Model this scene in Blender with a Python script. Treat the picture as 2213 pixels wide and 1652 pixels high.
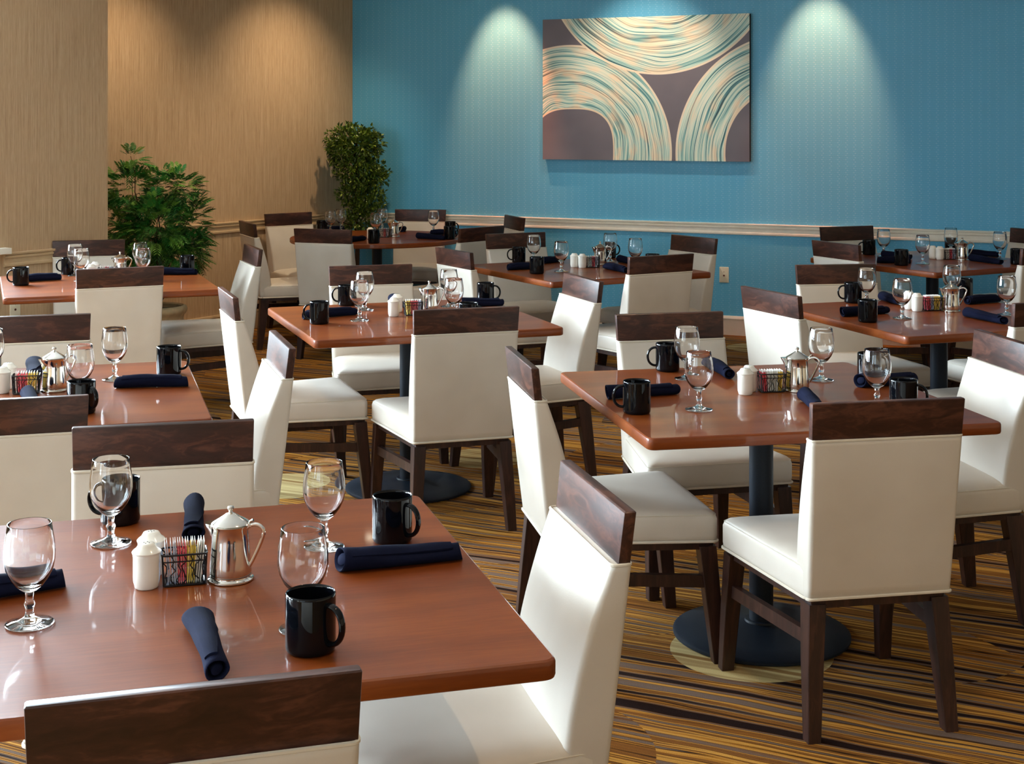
import bpy, bmesh, math, random
from mathutils import Vector, Matrix
PI = math.pi
random.seed(7)
SC = bpy.context.scene
COL = SC.collection
for _o in list(SC.objects): bpy.data.objects.remove(_o)

# ------------------------------------------------------------------ camera
cam = bpy.data.objects.new('camera', bpy.data.cameras.new('camera'))
COL.objects.link(cam)
cam.location = (0, 0, 1.610)
cam.rotation_euler = (PI / 2, 0, 0)
cam.data.sensor_width = 36
cam.data.lens = 36 * 3097.7 / 2213
cam.data.shift_y = -565.0 / 2213
cam.data.clip_start = 0.05
SC.camera = cam
SC.view_settings.view_transform = 'Standard'
SC.view_settings.look = 'None'
SC.view_settings.gamma = 1
SC.view_settings.use_curve_mapping = False
SC.view_settings.exposure = 0.42
SC.cycles.max_bounces = 20
SC.cycles.transmission_bounces = 20
SC.cycles.transparent_max_bounces = 12

# ------------------------------------------------------------------ world and daylight through the windows
W = bpy.data.worlds.new('world'); SC.world = W; W.use_nodes = True
W.node_tree.nodes['Background'].inputs[0].default_value = (0.75, 0.87, 1, 1)
W.node_tree.nodes['Background'].inputs[1].default_value = 1.0
C0 = Vector((-1.347, 12.113, 0))                       # corner of blue and tan wall
E1 = Vector((math.cos(.4223), -math.sin(.4223), 0))    # along the blue wall
NB = Vector((-math.sin(.4223), -math.cos(.4223), 0))   # blue wall normal, into the room
E2 = Vector((-math.sin(.593), -math.cos(.593), 0))     # along the tan wall towards the viewer
NT = Vector((math.cos(.593), -math.sin(.593), 0))      # tan wall normal, into the room
EP = Vector((-2.537, 8.996, 0))                        # edge of the projecting pier
CEIL = 3.05
WINDOWS = [(.80, 2.75), (3.35, 5.3), (5.9, 7.85), (8.45, 10.4), (11.0, 12.95)]
WZ0, WZ1 = .87, 2.75
def area(name, loc, direction, sx, sy, power, color):
    l = bpy.data.lights.new(name, 'AREA'); l.shape = 'RECTANGLE'; l.size = sx; l.size_y = sy
    l.energy = power; l.color = color
    o = bpy.data.objects.new(name, l); COL.objects.link(o); o.location = loc
    o.rotation_euler = Vector(direction).to_track_quat('-Z', 'Y').to_euler()
    return o
DAY = (0.75, 0.88, 1.0)
for i, (a, b) in enumerate(WINDOWS):
    p = EP + E2 * ((a + b) / 2) - NT * .30 + Vector((0, 0, (WZ0 + WZ1) / 2))
    area('daylight', p, NT, b - a, WZ1 - WZ0, (640, 700, 760, 800, 840)[i], DAY)
FRONT_WINDOWS = [(1.2, 4.2), (5.2, 8.2)]
FA = EP + E2 * 14.0
FDIR = (Vector((4.3, -4.9, 0)) - FA).normalized()
FN = Vector((-FDIR.y, FDIR.x, 0))
for (a, b), pw in zip(FRONT_WINDOWS, (130, 35)):
    p = FA + FDIR * ((a + b) / 2) - FN * .30 + Vector((0, 0, 1.8))
    area('daylight', p, FN, b - a, 1.9, pw, DAY)
# ceiling downlights: (x, y, power, spot angle, aim point)

# ------------------------------------------------------------------ materials
def srgb(r, g, b):
    f = lambda c: (c / 255 / 12.92) if c / 255 <= .04045 else ((c / 255 + .055) / 1.055) ** 2.4
    return (f(r), f(g), f(b), 1)
class NT_:
    """small helper for writing node trees"""
    def __init__(s, name):
        s.m = bpy.data.materials.new(name); s.m.use_nodes = True
        s.t = s.m.node_tree; s.b = s.t.nodes['Principled BSDF']; s.out = s.t.nodes['Material Output']
    def n(s, typ, ins=None, **kw):
        nd = s.t.nodes.new(typ)
        for k, v in kw.items(): setattr(nd, k, v)
        for k, v in (ins or {}).items(): s.put(nd.inputs[k], v)
        return nd
    def put(s, sock, v):
        if isinstance(v, bpy.types.NodeSocket): s.t.links.new(v, sock)
        elif isinstance(v, bpy.types.Node): s.t.links.new(v.outputs[0], sock)
        else: sock.default_value = v
    def math(s, op, a, b=0.0, c=0.0, clamp=False):
        nd = s.n('ShaderNodeMath', operation=op, use_clamp=clamp)
        s.put(nd.inputs[0], a); s.put(nd.inputs[1], b); s.put(nd.inputs[2], c)
        return nd.outputs[0]
    def mix(s, f, a, b, mode='MIX'):
        nd = s.n('ShaderNodeMix', data_type='RGBA', blend_type=mode)
        s.put(nd.inputs[0], f); s.put(nd.inputs[6], a); s.put(nd.inputs[7], b)
        return nd.outputs[2]
    def ramp(s, f, stops, interp='LINEAR'):
        nd = s.n('ShaderNodeValToRGB'); r = nd.color_ramp; r.interpolation = interp
        while len(r.elements) < len(stops): r.elements.new(.5)
        for e, (p, c) in zip(r.elements, stops): e.position = p; e.color = c
        s.put(nd.inputs[0], f); return nd.outputs[0]
    def noise(s, vec, scale, detail=2, rough=.5, dim='3D'):
        nd = s.n('ShaderNodeTexNoise', noise_dimensions=dim)
        s.put(nd.inputs['Scale'], scale); nd.inputs['Detail'].default_value = detail; nd.inputs['Roughness'].default_value = rough
        s.put(nd.inputs['Vector'], vec); return nd.outputs[0]
    def coords(s, scale=(1, 1, 1), rot=(0, 0, 0), loc=(0, 0, 0), rnd=0):
        tc = s.n('ShaderNodeTexCoord').outputs['Object']
        mp = s.n('ShaderNodeMapping'); s.put(mp.inputs[0], tc)
        mp.inputs['Scale'].default_value = scale; mp.inputs['Rotation'].default_value = rot; mp.inputs['Location'].default_value = loc
        v = mp.outputs[0]
        if rnd:
            oi = s.n('ShaderNodeObjectInfo').outputs['Random']
            ml = s.math('MULTIPLY', oi, rnd)
            ad = s.n('ShaderNodeVectorMath', operation='ADD'); s.put(ad.inputs[0], v)
            cb = s.n('ShaderNodeCombineXYZ'); s.put(cb.inputs[0], ml); s.put(cb.inputs[1], ml); s.put(cb.inputs[2], ml)
            s.put(ad.inputs[1], cb.outputs[0]); v = ad.outputs[0]
        return v
    def bump(s, h, strength=.2, dist=.01):
        nd = s.n('ShaderNodeBump'); nd.inputs['Strength'].default_value = strength; nd.inputs['Distance'].default_value = dist
        s.put(nd.inputs['Height'], h); s.put(s.b.inputs['Normal'], nd.outputs[0])
    def set(s, **kw):
        for k, v in kw.items(): s.put(s.b.inputs[k.replace('_', ' ')], v)
        return s
def plain(name, col, rough=.5, metal=0, var=.06, nscale=20, **kw):
    a = NT_(name)
    f = a.noise(a.coords(), nscale, 3)
    c2 = tuple(min(1, c * (1 + var * 3)) for c in col[:3]) + (1,)
    c1 = tuple(c * (1 - var * 3) for c in col[:3]) + (1,)
    a.set(Base_Color=a.ramp(f, [(.3, c1), (.7, c2)]), Roughness=rough, Metallic=metal)
    for k, v in kw.items(): a.put(a.b.inputs[k.replace('_', ' ')], v)
    return a.m
def m_wood(name, dark, mid, light, rough, axis='X', scale=1.0, coat=0.0, bump=.05):
    a = NT_(name)
    sc = {'X': (2.6, 9, 9), 'Z': (14, 14, 1.6), 'Y': (14, 1.6, 14)}[axis]
    sc = tuple(q * scale for q in sc)
    v = a.coords(scale=sc, rnd=37.0)
    n1 = a.noise(v, 1.0, 3, .55)
    d = a.n('ShaderNodeVectorMath', operation='MULTIPLY_ADD'); a.put(d.inputs[0], n1); d.inputs[1].default_value = (3.0,) * 3; a.put(d.inputs[2], v)
    n2 = a.noise(d.outputs[0], 2.2, 5, .6)
    fine = a.noise(a.coords(scale=tuple(q * 9 for q in sc), rnd=11), 2.0, 2, .7)
    f = a.math('ADD', a.math('MULTIPLY', n2, .8), a.math('MULTIPLY', fine, .2))
    a.set(Base_Color=a.ramp(f, [(.34, dark), (.5, mid), (.62, light)]), Roughness=a.math('ADD', rough, a.math('MULTIPLY', fine, .08)))
    a.b.inputs['Coat Weight'].default_value = coat; a.b.inputs['Coat Roughness'].default_value = .06
    a.bump(fine, bump, .002)
    return a.m
MAT = {}
MAT['walnut'] = m_wood('dark_walnut', srgb(38, 18, 12), srgb(58, 30, 22), srgb(88, 51, 38), .36, bump=.02)
MAT['leg'] = m_wood('dark_leg_wood', srgb(28, 13, 9), srgb(47, 24, 17), srgb(64, 36, 27), .38, axis='Z')
def m_top():
    a = NT_('cherry_tabletop')
    v = a.coords(scale=(1.2, 7, 7), rnd=31)
    n1 = a.noise(v, 1.5, 3, .5); fine = a.noise(a.coords(scale=(14, 160, 160), rnd=9), 1, 2, .6)
    pl = a.noise(a.coords(scale=(.4, 5.5, .4), rnd=17), 1.3, 0, .5)
    f = a.math('ADD', a.math('ADD', a.math('MULTIPLY', n1, .45), a.math('MULTIPLY', fine, .25)), a.math('MULTIPLY', pl, .3))
    a.set(Base_Color=a.ramp(f, [(.34, srgb(102, 44, 9)), (.5, srgb(122, 56, 14)), (.66, srgb(139, 70, 21))]), Roughness=.42, Specular_IOR_Level=.25)
    a.b.inputs['Coat Weight'].default_value = .42; a.b.inputs['Coat Roughness'].default_value = .045
    a.bump(fine, .015, .001); return a.m
MAT['cherry'] = m_top()
def m_vinyl():
    a = NT_('cream_vinyl')
    v = a.coords(rnd=5)
    big = a.noise(v, 6, 2); fine = a.noise(v, 420, 2, .6)
    a.set(Base_Color=a.ramp(big, [(.3, srgb(206, 197, 184)), (.7, srgb(214, 206, 194))]), Roughness=.42)
    a.b.inputs['Specular IOR Level'].default_value = .45
    a.bump(fine, .10, .0015); return a.m
MAT['vinyl'] = m_vinyl()
MAT['piping'] = plain('cream_piping', srgb(216, 208, 192), .45, var=.01)
MAT['black_metal'] = plain('black_powder_coat', (.006, .012, .022, 1), .48, .0, var=.05, nscale=200, Specular_IOR_Level=.3)
MAT['wire'] = plain('black_wire', (.008, .008, .01, 1), .35, .3)
MAT['mug'] = plain('black_glaze', (.0025, .003, .0045, 1), .04, 0, var=.02, Specular_IOR_Level=.27)
MAT['china'] = plain('white_china', srgb(240, 236, 226), .14, 0, var=.006)
MAT['chrome'] = plain('polished_steel', (.80, .78, .74, 1), .09, 1, var=.01)
def m_napkin():
    a = NT_('navy_linen')
    v = a.coords()
    w = a.noise(v, 700, 2, .6); b = a.noise(v, 30, 3)
    oi = a.n('ShaderNodeObjectInfo').outputs['Random']
    a.set(Base_Color=a.mix(a.math('ADD', a.math('MULTIPLY', b, .5), a.math('MULTIPLY', oi, .3)), srgb(9, 11, 24), srgb(24, 29, 55)), Roughness=.95, Specular_IOR_Level=.08)
    a.bump(w, .35, .001); return a.m
MAT['napkin'] = m_napkin()
def m_glass():
    a = NT_('clear_glass')
    a.set(Base_Color=(1, 1, 1, 1), Roughness=0.0, IOR=1.47)
    a.b.inputs['Transmission Weight'].default_value = 1
    return a.m
MAT['glass'] = m_glass()
def m_pane():
    a = NT_('window_glass')
    g = a.n('ShaderNodeBsdfGlossy'); g.inputs['Roughness'].default_value = .01
    t = a.n('ShaderNodeBsdfTransparent'); t.inputs[0].default_value = (.96, .98, .98, 1)
    f = a.n('ShaderNodeFresnel'); f.inputs[0].default_value = 1.45
    mx = a.n('ShaderNodeMixShader'); a.put(mx.inputs[0], f.outputs[0]); a.put(mx.inputs[1], t.outputs[0]); a.put(mx.inputs[2], g.outputs[0])
    a.put(a.out.inputs[0], mx.outputs[0]); return a.m
MAT['pane'] = m_pane()
def m_bluewall():
    a = NT_('blue_wallpaper')
    tc = a.n('ShaderNodeTexCoord').outputs['Object']
    sp = a.n('ShaderNodeSeparateXYZ'); a.put(sp.inputs[0], tc)
    # columns of small pale dots, every other row nudged sideways
    v = a.math('DIVIDE', sp.outputs[2], .0155); row = a.math('FLOOR', v)
    off = a.math('MULTIPLY', a.math('MODULO', a.math('ADD', row, 1000), 2), .18)
    u = a.math('ADD', a.math('DIVIDE', sp.outputs[0], .058), off)
    fu = a.math('MULTIPLY', a.math('SUBTRACT', a.math('FRACT', a.math('ADD', u, 100)), .5), 3.6)
    fv = a.math('SUBTRACT', a.math('FRACT', a.math('ADD', v, 100)), .5)
    d = a.math('SQRT', a.math('ADD', a.math('MULTIPLY', fu, fu), a.math('MULTIPLY', fv, fv)))
    mark = a.math('SUBTRACT', 1.0, a.math('DIVIDE', d, .42), clamp=True)
    mk2 = a.math('LESS_THAN', a.math('ABSOLUTE', fv), .14)
    mark = a.math('ADD', mark, a.math('MULTIPLY', mk2, .18), clamp=True)
    weave = a.noise(a.coords(scale=(1, 1, 1)), 260, 2, .6)
    base = a.ramp(weave, [(.3, srgb(84, 168, 208)), (.7, srgb(102, 188, 228))])
    col = a.mix(a.math('MULTIPLY', mark, .32), base, srgb(184, 228, 246))
    a.set(Base_Color=col, Roughness=.42)
    a.b.inputs['Specular IOR Level'].default_value = .35
    a.bump(a.math('ADD', weave, mark), .12, .002); return a.m
def m_tanwall():
    a = NT_('tan_thread_wallpaper')
    n1 = a.noise(a.coords(scale=(160, 160, 2.2)), 1, 3, .6)
    n2 = a.noise(a.coords(scale=(420, 420, 14)), 1, 2, .6)
    f = a.math('ADD', a.math('MULTIPLY', n1, .6), a.math('MULTIPLY', n2, .4))
    a.set(Base_Color=a.ramp(f, [(.3, srgb(162, 132, 98)), (.52, srgb(196, 166, 130)), (.72, srgb(216, 190, 156))]), Roughness=.75)
    a.bump(f, .15, .002); return a.m
MAT['blue'] = m_bluewall(); MAT['tan'] = m_tanwall()
MAT['cream_trim'] = plain('cream_trim_paint', srgb(248, 242, 228), .35, var=.01)
MAT['tan_trim'] = plain('tan_trim_paint', srgb(204, 176, 138), .4, var=.015)
MAT['pink_base'] = plain('beige_baseboard_paint', srgb(222, 205, 186), .45, var=.01)
MAT['ceiling'] = plain('ceiling_paint', srgb(190, 186, 178), .9, var=.01)
MAT['beige'] = plain('beige_wall_paint', srgb(176, 150, 118), .8, var=.02)
MAT['white_frame'] = plain('window_frame_paint', srgb(205, 212, 205), .4, var=.01)
MAT['plate'] = plain('cream_plastic', srgb(234, 226, 200), .35, var=.005)
MAT['jack'] = plain('dark_red_socket', srgb(70, 24, 18), .4)
MAT['bark'] = plain('brown_bark', srgb(70, 46, 28), .8, var=.1)
MAT['soil'] = plain('dark_soil', srgb(38, 28, 20), .95, var=.15, nscale=90)
MAT['urn'] = plain('cream_stone', srgb(212, 188, 146), .6, var=.05)
MAT['blackwood'] = plain('dark_planter', srgb(58, 40, 28), .5)
def m_leaf(name, cs, rough=.45):
    a = NT_(name)
    r = a.n('ShaderNodeNewGeometry').outputs['Random Per Island']
    a.set(Base_Color=a.ramp(r, [(i / (len(cs) - 1), c) for i, c in enumerate(cs)]), Roughness=rough)
    a.b.inputs['Subsurface Weight'].default_value = 0
    return a.m
MAT['leaf1'] = m_leaf('fern_leaf', [srgb(20, 54, 16), srgb(44, 100, 30), srgb(36, 122, 42), srgb(112, 156, 54), srgb(26, 72, 26)])
MAT['leaf2'] = m_leaf('boxwood_leaf', [srgb(26, 46, 12), srgb(64, 92, 20), srgb(104, 128, 32), srgb(40, 70, 16), srgb(150, 164, 62)], .35)
def m_carpet():
    a = NT_('striped_carpet')
    v = a.coords(rot=(0, 0, .4223 + .03))
    sp = a.n('ShaderNodeSeparateXYZ'); a.put(sp.inputs[0], v)
    x, y = sp.outputs[0], sp.outputs[1]
    # circles where the stripes jump
    vo = a.n('ShaderNodeTexVoronoi', voronoi_dimensions='2D'); a.put(vo.inputs['Vector'], v); vo.inputs['Scale'].default_value = 1.05; vo.inputs['Randomness'].default_value = .8
    inside = a.math('LESS_THAN', vo.outputs['Distance'], .40)
    csp = a.n('ShaderNodeSeparateColor'); a.put(csp.inputs[0], vo.outputs['Color'])
    jump = a.math('MULTIPLY', inside, a.math('MULTIPLY', csp.outputs[0], 3.7))
    wob = a.math('MULTIPLY', a.math('SUBTRACT', a.noise(a.coords(scale=(1.3, 1.3, 1), rot=(0, 0, .45)), 1.6, 2), .5), .05)
    yy = a.math('ADD', a.math('ADD', y, wob), jump)
    cb = a.n('ShaderNodeCombineXYZ'); a.put(cb.inputs[0], a.math('MULTIPLY', x, .30)); a.put(cb.inputs[1], a.math('MULTIPLY', yy, 21)); a.put(cb.inputs[2], jump)
    s1 = a.noise(cb.outputs[0], 1, 0, .4)
    cb2 = a.n('ShaderNodeCombineXYZ'); a.put(cb2.inputs[0], a.math('MULTIPLY', x, .5)); a.put(cb2.inputs[1], a.math('MULTIPLY', yy, 44)); a.put(cb2.inputs[2], 3.3)
    s2 = a.noise(cb2.outputs[0], 1, 0, .4)
    f = a.math('ADD', a.math('MULTIPLY', s1, .62), a.math('MULTIPLY', s2, .38))
    f = a.math('ADD', a.math('MULTIPLY', a.math('SUBTRACT', f, .5), 1.75), .5)
    dk, br, tp, go, lg = srgb(36, 18, 12), srgb(122, 76, 34), srgb(122, 101, 88), srgb(178, 118, 40), srgb(214, 158, 72)
    col = a.ramp(f, [(.0, dk), (.20, dk), (.235, br), (.31, tp), (.385, tp), (.40, dk), (.42, go), (.46, lg), (.49, go), (.505, br), (.58, srgb(150, 96, 36)), (.63, dk), (.65, go), (.70, lg), (.74, br), (.80, tp), (.88, dk)])
    big = a.noise(a.coords(scale=(.5, .5, .5)), 3, 2)
    pile = a.noise(a.coords(), 330, 2, .7)
    col = a.mix(a.math('MULTIPLY', pile, .3), col, srgb(20, 10, 8))
    # cream discs
    tc = a.n('ShaderNodeTexCoord').outputs['Object']
    cream = None
    for px, py, r in [(.726, 4.35, .245), (-.136, 6.84, .20), (-1.0, 6.32, .22), (1.72, 10.16, .2), (-2.6, 3.2, .24), (3.2, 3.4, .24), (2.9, 6.0, .22)]:
        ds = a.n('ShaderNodeVectorMath', operation='DISTANCE'); a.put(ds.inputs[0], tc); ds.inputs[1].default_value = (px, py, 0)
        c = a.math('LESS_THAN', ds.outputs['Value'], r)
        cream = c if cream is None else a.math('MAXIMUM', cream, c)
    ccol = a.mix(a.ramp(f, [(.25, (1, 1, 1, 1)), (.45, (.15,) * 3 + (1,)), (.62, (.7,) * 3 + (1,)), (.8, (.1,) * 3 + (1,))]), srgb(224, 204, 146), srgb(142, 106, 58))
    ccol = a.mix(a.math('MULTIPLY', pile, .3), ccol, srgb(90, 70, 40))
    col = a.mix(cream, col, ccol)
    a.set(Base_Color=col, Roughness=.95)
    a.b.inputs['Specular IOR Level'].default_value = .1
    a.bump(pile, .6, .004); return a.m
MAT['carpet'] = m_carpet()
def m_painting():
    a = NT_('swirl_canvas')
    tc = a.n('ShaderNodeTexCoord').outputs['Object']
    sp = a.n('ShaderNodeSeparateXYZ'); a.put(sp.inputs[0], tc)
    X = a.math('MULTIPLY', sp.outputs[0], 1); Z = sp.outputs[2]
    bg = a.ramp(a.noise(tc, 2.5, 2), [(.3, srgb(104, 98, 108)), (.7, srgb(122, 114, 122))])
    col = bg
    k = 1.668 / 1790
    # (centre x, centre z, outer r, inner r, wobble of the inner edge) in canvas units
    for i, (cx, cy, ro, ri, wo) in enumerate([(360, 1290, 905, 375, 14), (2260, 1290, 965, 545, 14), (1150, -390, 1010, 350, 10)]):
        lx = (cx - 1015) * k; lz = (750 - cy) * k * .985
        dx = a.math('SUBTRACT', X, lx); dz = a.math('SUBTRACT', Z, lz)
        r = a.math('SQRT', a.math('ADD', a.math('MULTIPLY', dx, dx), a.math('MULTIPLY', dz, dz)))
        ang = a.math('ARCTAN2', dz, dx if i != 1 else a.math('MULTIPLY', dx, -1.0))
        cb = a.n('ShaderNodeCombineXYZ'); a.put(cb.inputs[0], a.math('MULTIPLY', ang, 1.1)); a.put(cb.inputs[1], a.math('MULTIPLY', r, 3.0)); cb.inputs[2].default_value = i * 7.3
        wob = a.math('MULTIPLY', a.math('SUBTRACT', a.noise(cb.outputs[0], 1.3, 1), .5), .09)
        rr = a.math('ADD', r, wob)
        c1 = a.n('ShaderNodeCombineXYZ'); a.put(c1.inputs[0], a.math('MULTIPLY', ang, .6)); a.put(c1.inputs[1], a.math('MULTIPLY', rr, 66)); c1.inputs[2].default_value = i * 3.1
        s1 = a.noise(c1.outputs[0], 1, 2, .6)
        c2 = a.n('ShaderNodeCombineXYZ'); a.put(c2.inputs[0], a.math('MULTIPLY', ang, 1.4)); a.put(c2.inputs[1], a.math('MULTIPLY', rr, 190)); c2.inputs[2].default_value = i * 5.7
        s2 = a.noise(c2.outputs[0], 1, 2, .6)
        c3 = a.n('ShaderNodeCombineXYZ'); a.put(c3.inputs[0], a.math('MULTIPLY', ang, 2.6)); a.put(c3.inputs[1], a.math('MULTIPLY', rr, 9)); c3.inputs[2].default_value = i * 9.7
        s3 = a.noise(c3.outputs[0], 1, 2, .5)
        f = a.math('ADD', a.math('MULTIPLY', s1, .55), a.math('MULTIPLY', s2, .45))
        f = a.math('ADD', a.math('MULTIPLY', a.math('SUBTRACT', f, .5), 2.1), .5)
        cool = a.ramp(f, [(.20, srgb(40, 70, 78)), (.34, srgb(84, 150, 158)), (.44, srgb(160, 208, 200)), (.56, srgb(226, 242, 226)), (.7, srgb(250, 248, 230)), (.85, srgb(120, 180, 180))])
        warm = a.ramp(f, [(.22, srgb(70, 62, 60)), (.34, srgb(190, 176, 150)), (.46, srgb(250, 222, 188)), (.62, srgb(255, 240, 214)), (.8, srgb(190, 222, 208))])
        st = a.mix(a.math('MULTIPLY', a.math('MULTIPLY', a.math('SUBTRACT', s3, .48), 7.0, clamp=True), .9), cool, warm)
        edge = a.math('LESS_THAN', a.math('ABSOLUTE', a.math('SUBTRACT', r, (ro - 8) * k)), .008)
        st = a.mix(edge, st, srgb(246, 232, 208))
        rin = a.math('ADD', ri * k, a.math('MULTIPLY', wob, wo / 60))
        inner = a.math('GREATER_THAN', r, rin)
        if i == 0:
            hx = a.math('DIVIDE', a.math('ABSOLUTE', a.math('SUBTRACT', X, (395 - 1015) * k)), 360 * k); hz = a.math('DIVIDE', a.math('ABSOLUTE', a.math('SUBTRACT', Z, (750 - 1270) * k)), 352 * k)
            hole = a.math('ADD', a.math('POWER', hx, 2.8), a.math('POWER', hz, 2.8))
            inner = a.math('GREATER_THAN', hole, 1.0); rin = a.math('ADD', r, a.math('MULTIPLY', a.math('SUBTRACT', 1.0, hole), .15))
        ed2 = a.math('LESS_THAN', a.math('ABSOLUTE', a.math('SUBTRACT', r, a.math('ADD', rin, .008))), .008)
        st = a.mix(ed2, st, srgb(244, 224, 196))
        mask = a.math('MULTIPLY', a.math('LESS_THAN', r, ro * k), inner)
        col = a.mix(mask, col, st)
    a.set(Base_Color=col, Roughness=.5)
    a.bump(a.noise(tc, 500, 2), .2, .001); return a.m
MAT['painting'] = m_painting()
MAT['canvas_side'] = plain('dark_canvas_side', srgb(52, 36, 30), .6)

# ------------------------------------------------------------------ building helpers
def link(o, parent=None):
    COL.objects.link(o)
    if parent: o.parent = parent
    return o
def mesh(name, vs, fs, mat, parent=None, smooth=True, ang=35):
    me = bpy.data.meshes.new(name); me.from_pydata([tuple(v) for v in vs], [], fs)
    bm = bmesh.new(); bm.from_mesh(me); bmesh.ops.recalc_face_normals(bm, faces=bm.faces[:]); bm.to_mesh(me); bm.free()
    if smooth:
        me.shade_smooth(); me.set_sharp_from_angle(angle=math.radians(ang))
    if mat: me.materials.append(mat if not isinstance(mat, str) else MAT[mat])
    return link(bpy.data.objects.new(name, me), parent)
class MB:
    def __init__(s): s.v = []; s.f = []
    def add(s, vs, fs):
        k = len(s.v); s.v += [tuple(q) for q in vs]; s.f += [tuple(i + k for i in f) for f in fs]
    def box(s, x0, x1, y0, y1, z0, z1, M=None):
        vs = [(x, y, z) for z in (z0, z1) for x, y in ((x0, y0), (x1, y0), (x1, y1), (x0, y1))]
        if M: vs = [M(*q) for q in vs]
        s.add(vs, [(0, 3, 2, 1), (4, 5, 6, 7), (0, 1, 5, 4), (1, 2, 6, 5), (2, 3, 7, 6), (3, 0, 4, 7)])
    def prism(s, lo, hi):
        n = len(lo)
        s.add(list(lo) + list(hi), [tuple(reversed(range(n))), tuple(range(n, 2 * n))] + [(i, (i + 1) % n, n + (i + 1) % n, n + i) for i in range(n)])
    def loft(s, rings, cap=True):
        n = len(rings[0]); vs = [q for r in rings for q in r]; fs = []
        for k in range(len(rings) - 1):
            for i in range(n): fs.append((k * n + i, k * n + (i + 1) % n, (k + 1) * n + (i + 1) % n, (k + 1) * n + i))
        if cap: fs += [tuple(reversed(range(n))), tuple(range((len(rings) - 1) * n, len(rings) * n))]
        s.add(vs, fs)
    def tube(s, pts, r, n=8, closed=False):
        P = [Vector(p) for p in pts]; m = len(P); rs = r if isinstance(r, (list, tuple)) else [r] * m
        rings = []; up = None
        for i in range(m):
            if closed: t = P[(i + 1) % m] - P[i - 1]
            else: t = P[min(i + 1, m - 1)] - P[max(i - 1, 0)]
            t.normalize()
            if up is None:
                a = Vector((0, 0, 1)) if abs(t.z) < .9 else Vector((1, 0, 0)); up = (a - t * a.dot(t)).normalized()
            else: up = (up - t * up.dot(t)).normalized()
            sd = t.cross(up)
            rings.append([P[i] + (up * math.cos(2 * PI * j / n) + sd * math.sin(2 * PI * j / n)) * rs[i] for j in range(n)])
        if closed: rings.append(rings[0])
        s.loft(rings, cap=not closed)
    def lathe(s, prof, n=32, cx=0, cy=0, cz=0, closed=False):
        """prof: list of (r, z); r = 0 makes a pole"""
        idx = []; k = len(s.v)
        for r, z in prof:
            if r <= 1e-6: s.v.append((cx, cy, cz + z)); idx.append([len(s.v) - 1] * n)
            else:
                idx.append(list(range(len(s.v), len(s.v) + n)))
                s.v += [(cx + r * math.cos(2 * PI * j / n), cy + r * math.sin(2 * PI * j / n), cz + z) for j in range(n)]
        m = len(prof)
        for a in range(m if closed else m - 1):
            A, B = idx[a], idx[(a + 1) % m]
            for j in range(n):
                q = [A[j], A[(j + 1) % n], B[(j + 1) % n], B[j]]; u = []
                for w in q:
                    if w not in u: u.append(w)
                if len(u) > 2: s.f.append(tuple(u))
    def build(s, name, mat, parent=None, **kw): return mesh(name, s.v, s.f, mat, parent, **kw)
def rpoly(c, r, seg=4, z=0.0):
    """rounded polygon ring from 2-D corners (counter-clockwise)"""
    out = []; n = len(c)
    for i in range(n):
        p = Vector(c[i]); a = (Vector(c[i - 1]) - p).normalized(); b = (Vector(c[(i + 1) % n]) - p).normalized()
        ang = math.acos(max(-1, min(1, a.dot(b)))); d = r / math.tan(ang / 2)
        pa = p + a * d; pb = p + b * d; ctr = p + (a + b).normalized() * (r / math.sin(ang / 2))
        va = pa - ctr; vb = pb - ctr
        a0 = math.atan2(va.y, va.x); a1 = math.atan2(vb.y, vb.x); da = (a1 - a0 + PI) % (2 * PI) - PI
        for k in range(seg + 1):
            t = a0 + da * k / seg; out.append((ctr.x + r * math.cos(t), ctr.y + r * math.sin(t), z))
    return out
def rquad(w, d, r, cx=0, cy=0, z=0, seg=4):
    return rpoly([(cx - w / 2, cy - d / 2), (cx + w / 2, cy - d / 2), (cx + w / 2, cy + d / 2), (cx - w / 2, cy + d / 2)], r, seg, z)
def empty(name, loc=(0, 0, 0), rz=0):
    o = bpy.data.objects.new(name, None); o.empty_display_size = .1; COL.objects.link(o); o.location = loc; o.rotation_euler = (0, 0, rz); return o
def tag(o, label=None, cat=None, group=None, kind=None):
    if label: o['label'] = label
    if cat: o['category'] = cat
    if group: o['group'] = group
    elif 'group' in o and label: del o['group']
    if kind: o['kind'] = kind
    return o
def copy_tree(o, parent=None):
    c = o.copy(); COL.objects.link(c)
    if parent: c.parent = parent
    for ch in list(o.children): copy_tree(ch, c)
    return c
_used = set()
def spawn(proto, loc, rz=0):
    """first call moves the prototype itself, later calls copy it with its parts"""
    o = proto if proto.name not in _used else copy_tree(proto)
    if o is proto: _used.add(proto.name)
    o.location = loc; o.rotation_euler = (0, 0, rz); return o

# ------------------------------------------------------------------ room shell
def wl(base, d, nrm):
    """local frame of a wall: x along d, y = distance into the room, z up"""
    return lambda x, y, z: tuple(base + d * x + nrm * y + Vector((0, 0, z)))
def place_wall(o, base, d):
    """mesh built in wall coordinates with x along d; y axis = left of d"""
    o.location = base; o.rotation_euler = (0, 0, math.atan2(d.y, d.x)); return o
BACK_L = 12.0
mb = MB(); mb.box(-.2, BACK_L, 0, .15, 0, CEIL)
place_wall(tag(mb.build('wall_back', 'blue', smooth=False), kind='structure'), C0, E1)
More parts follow.
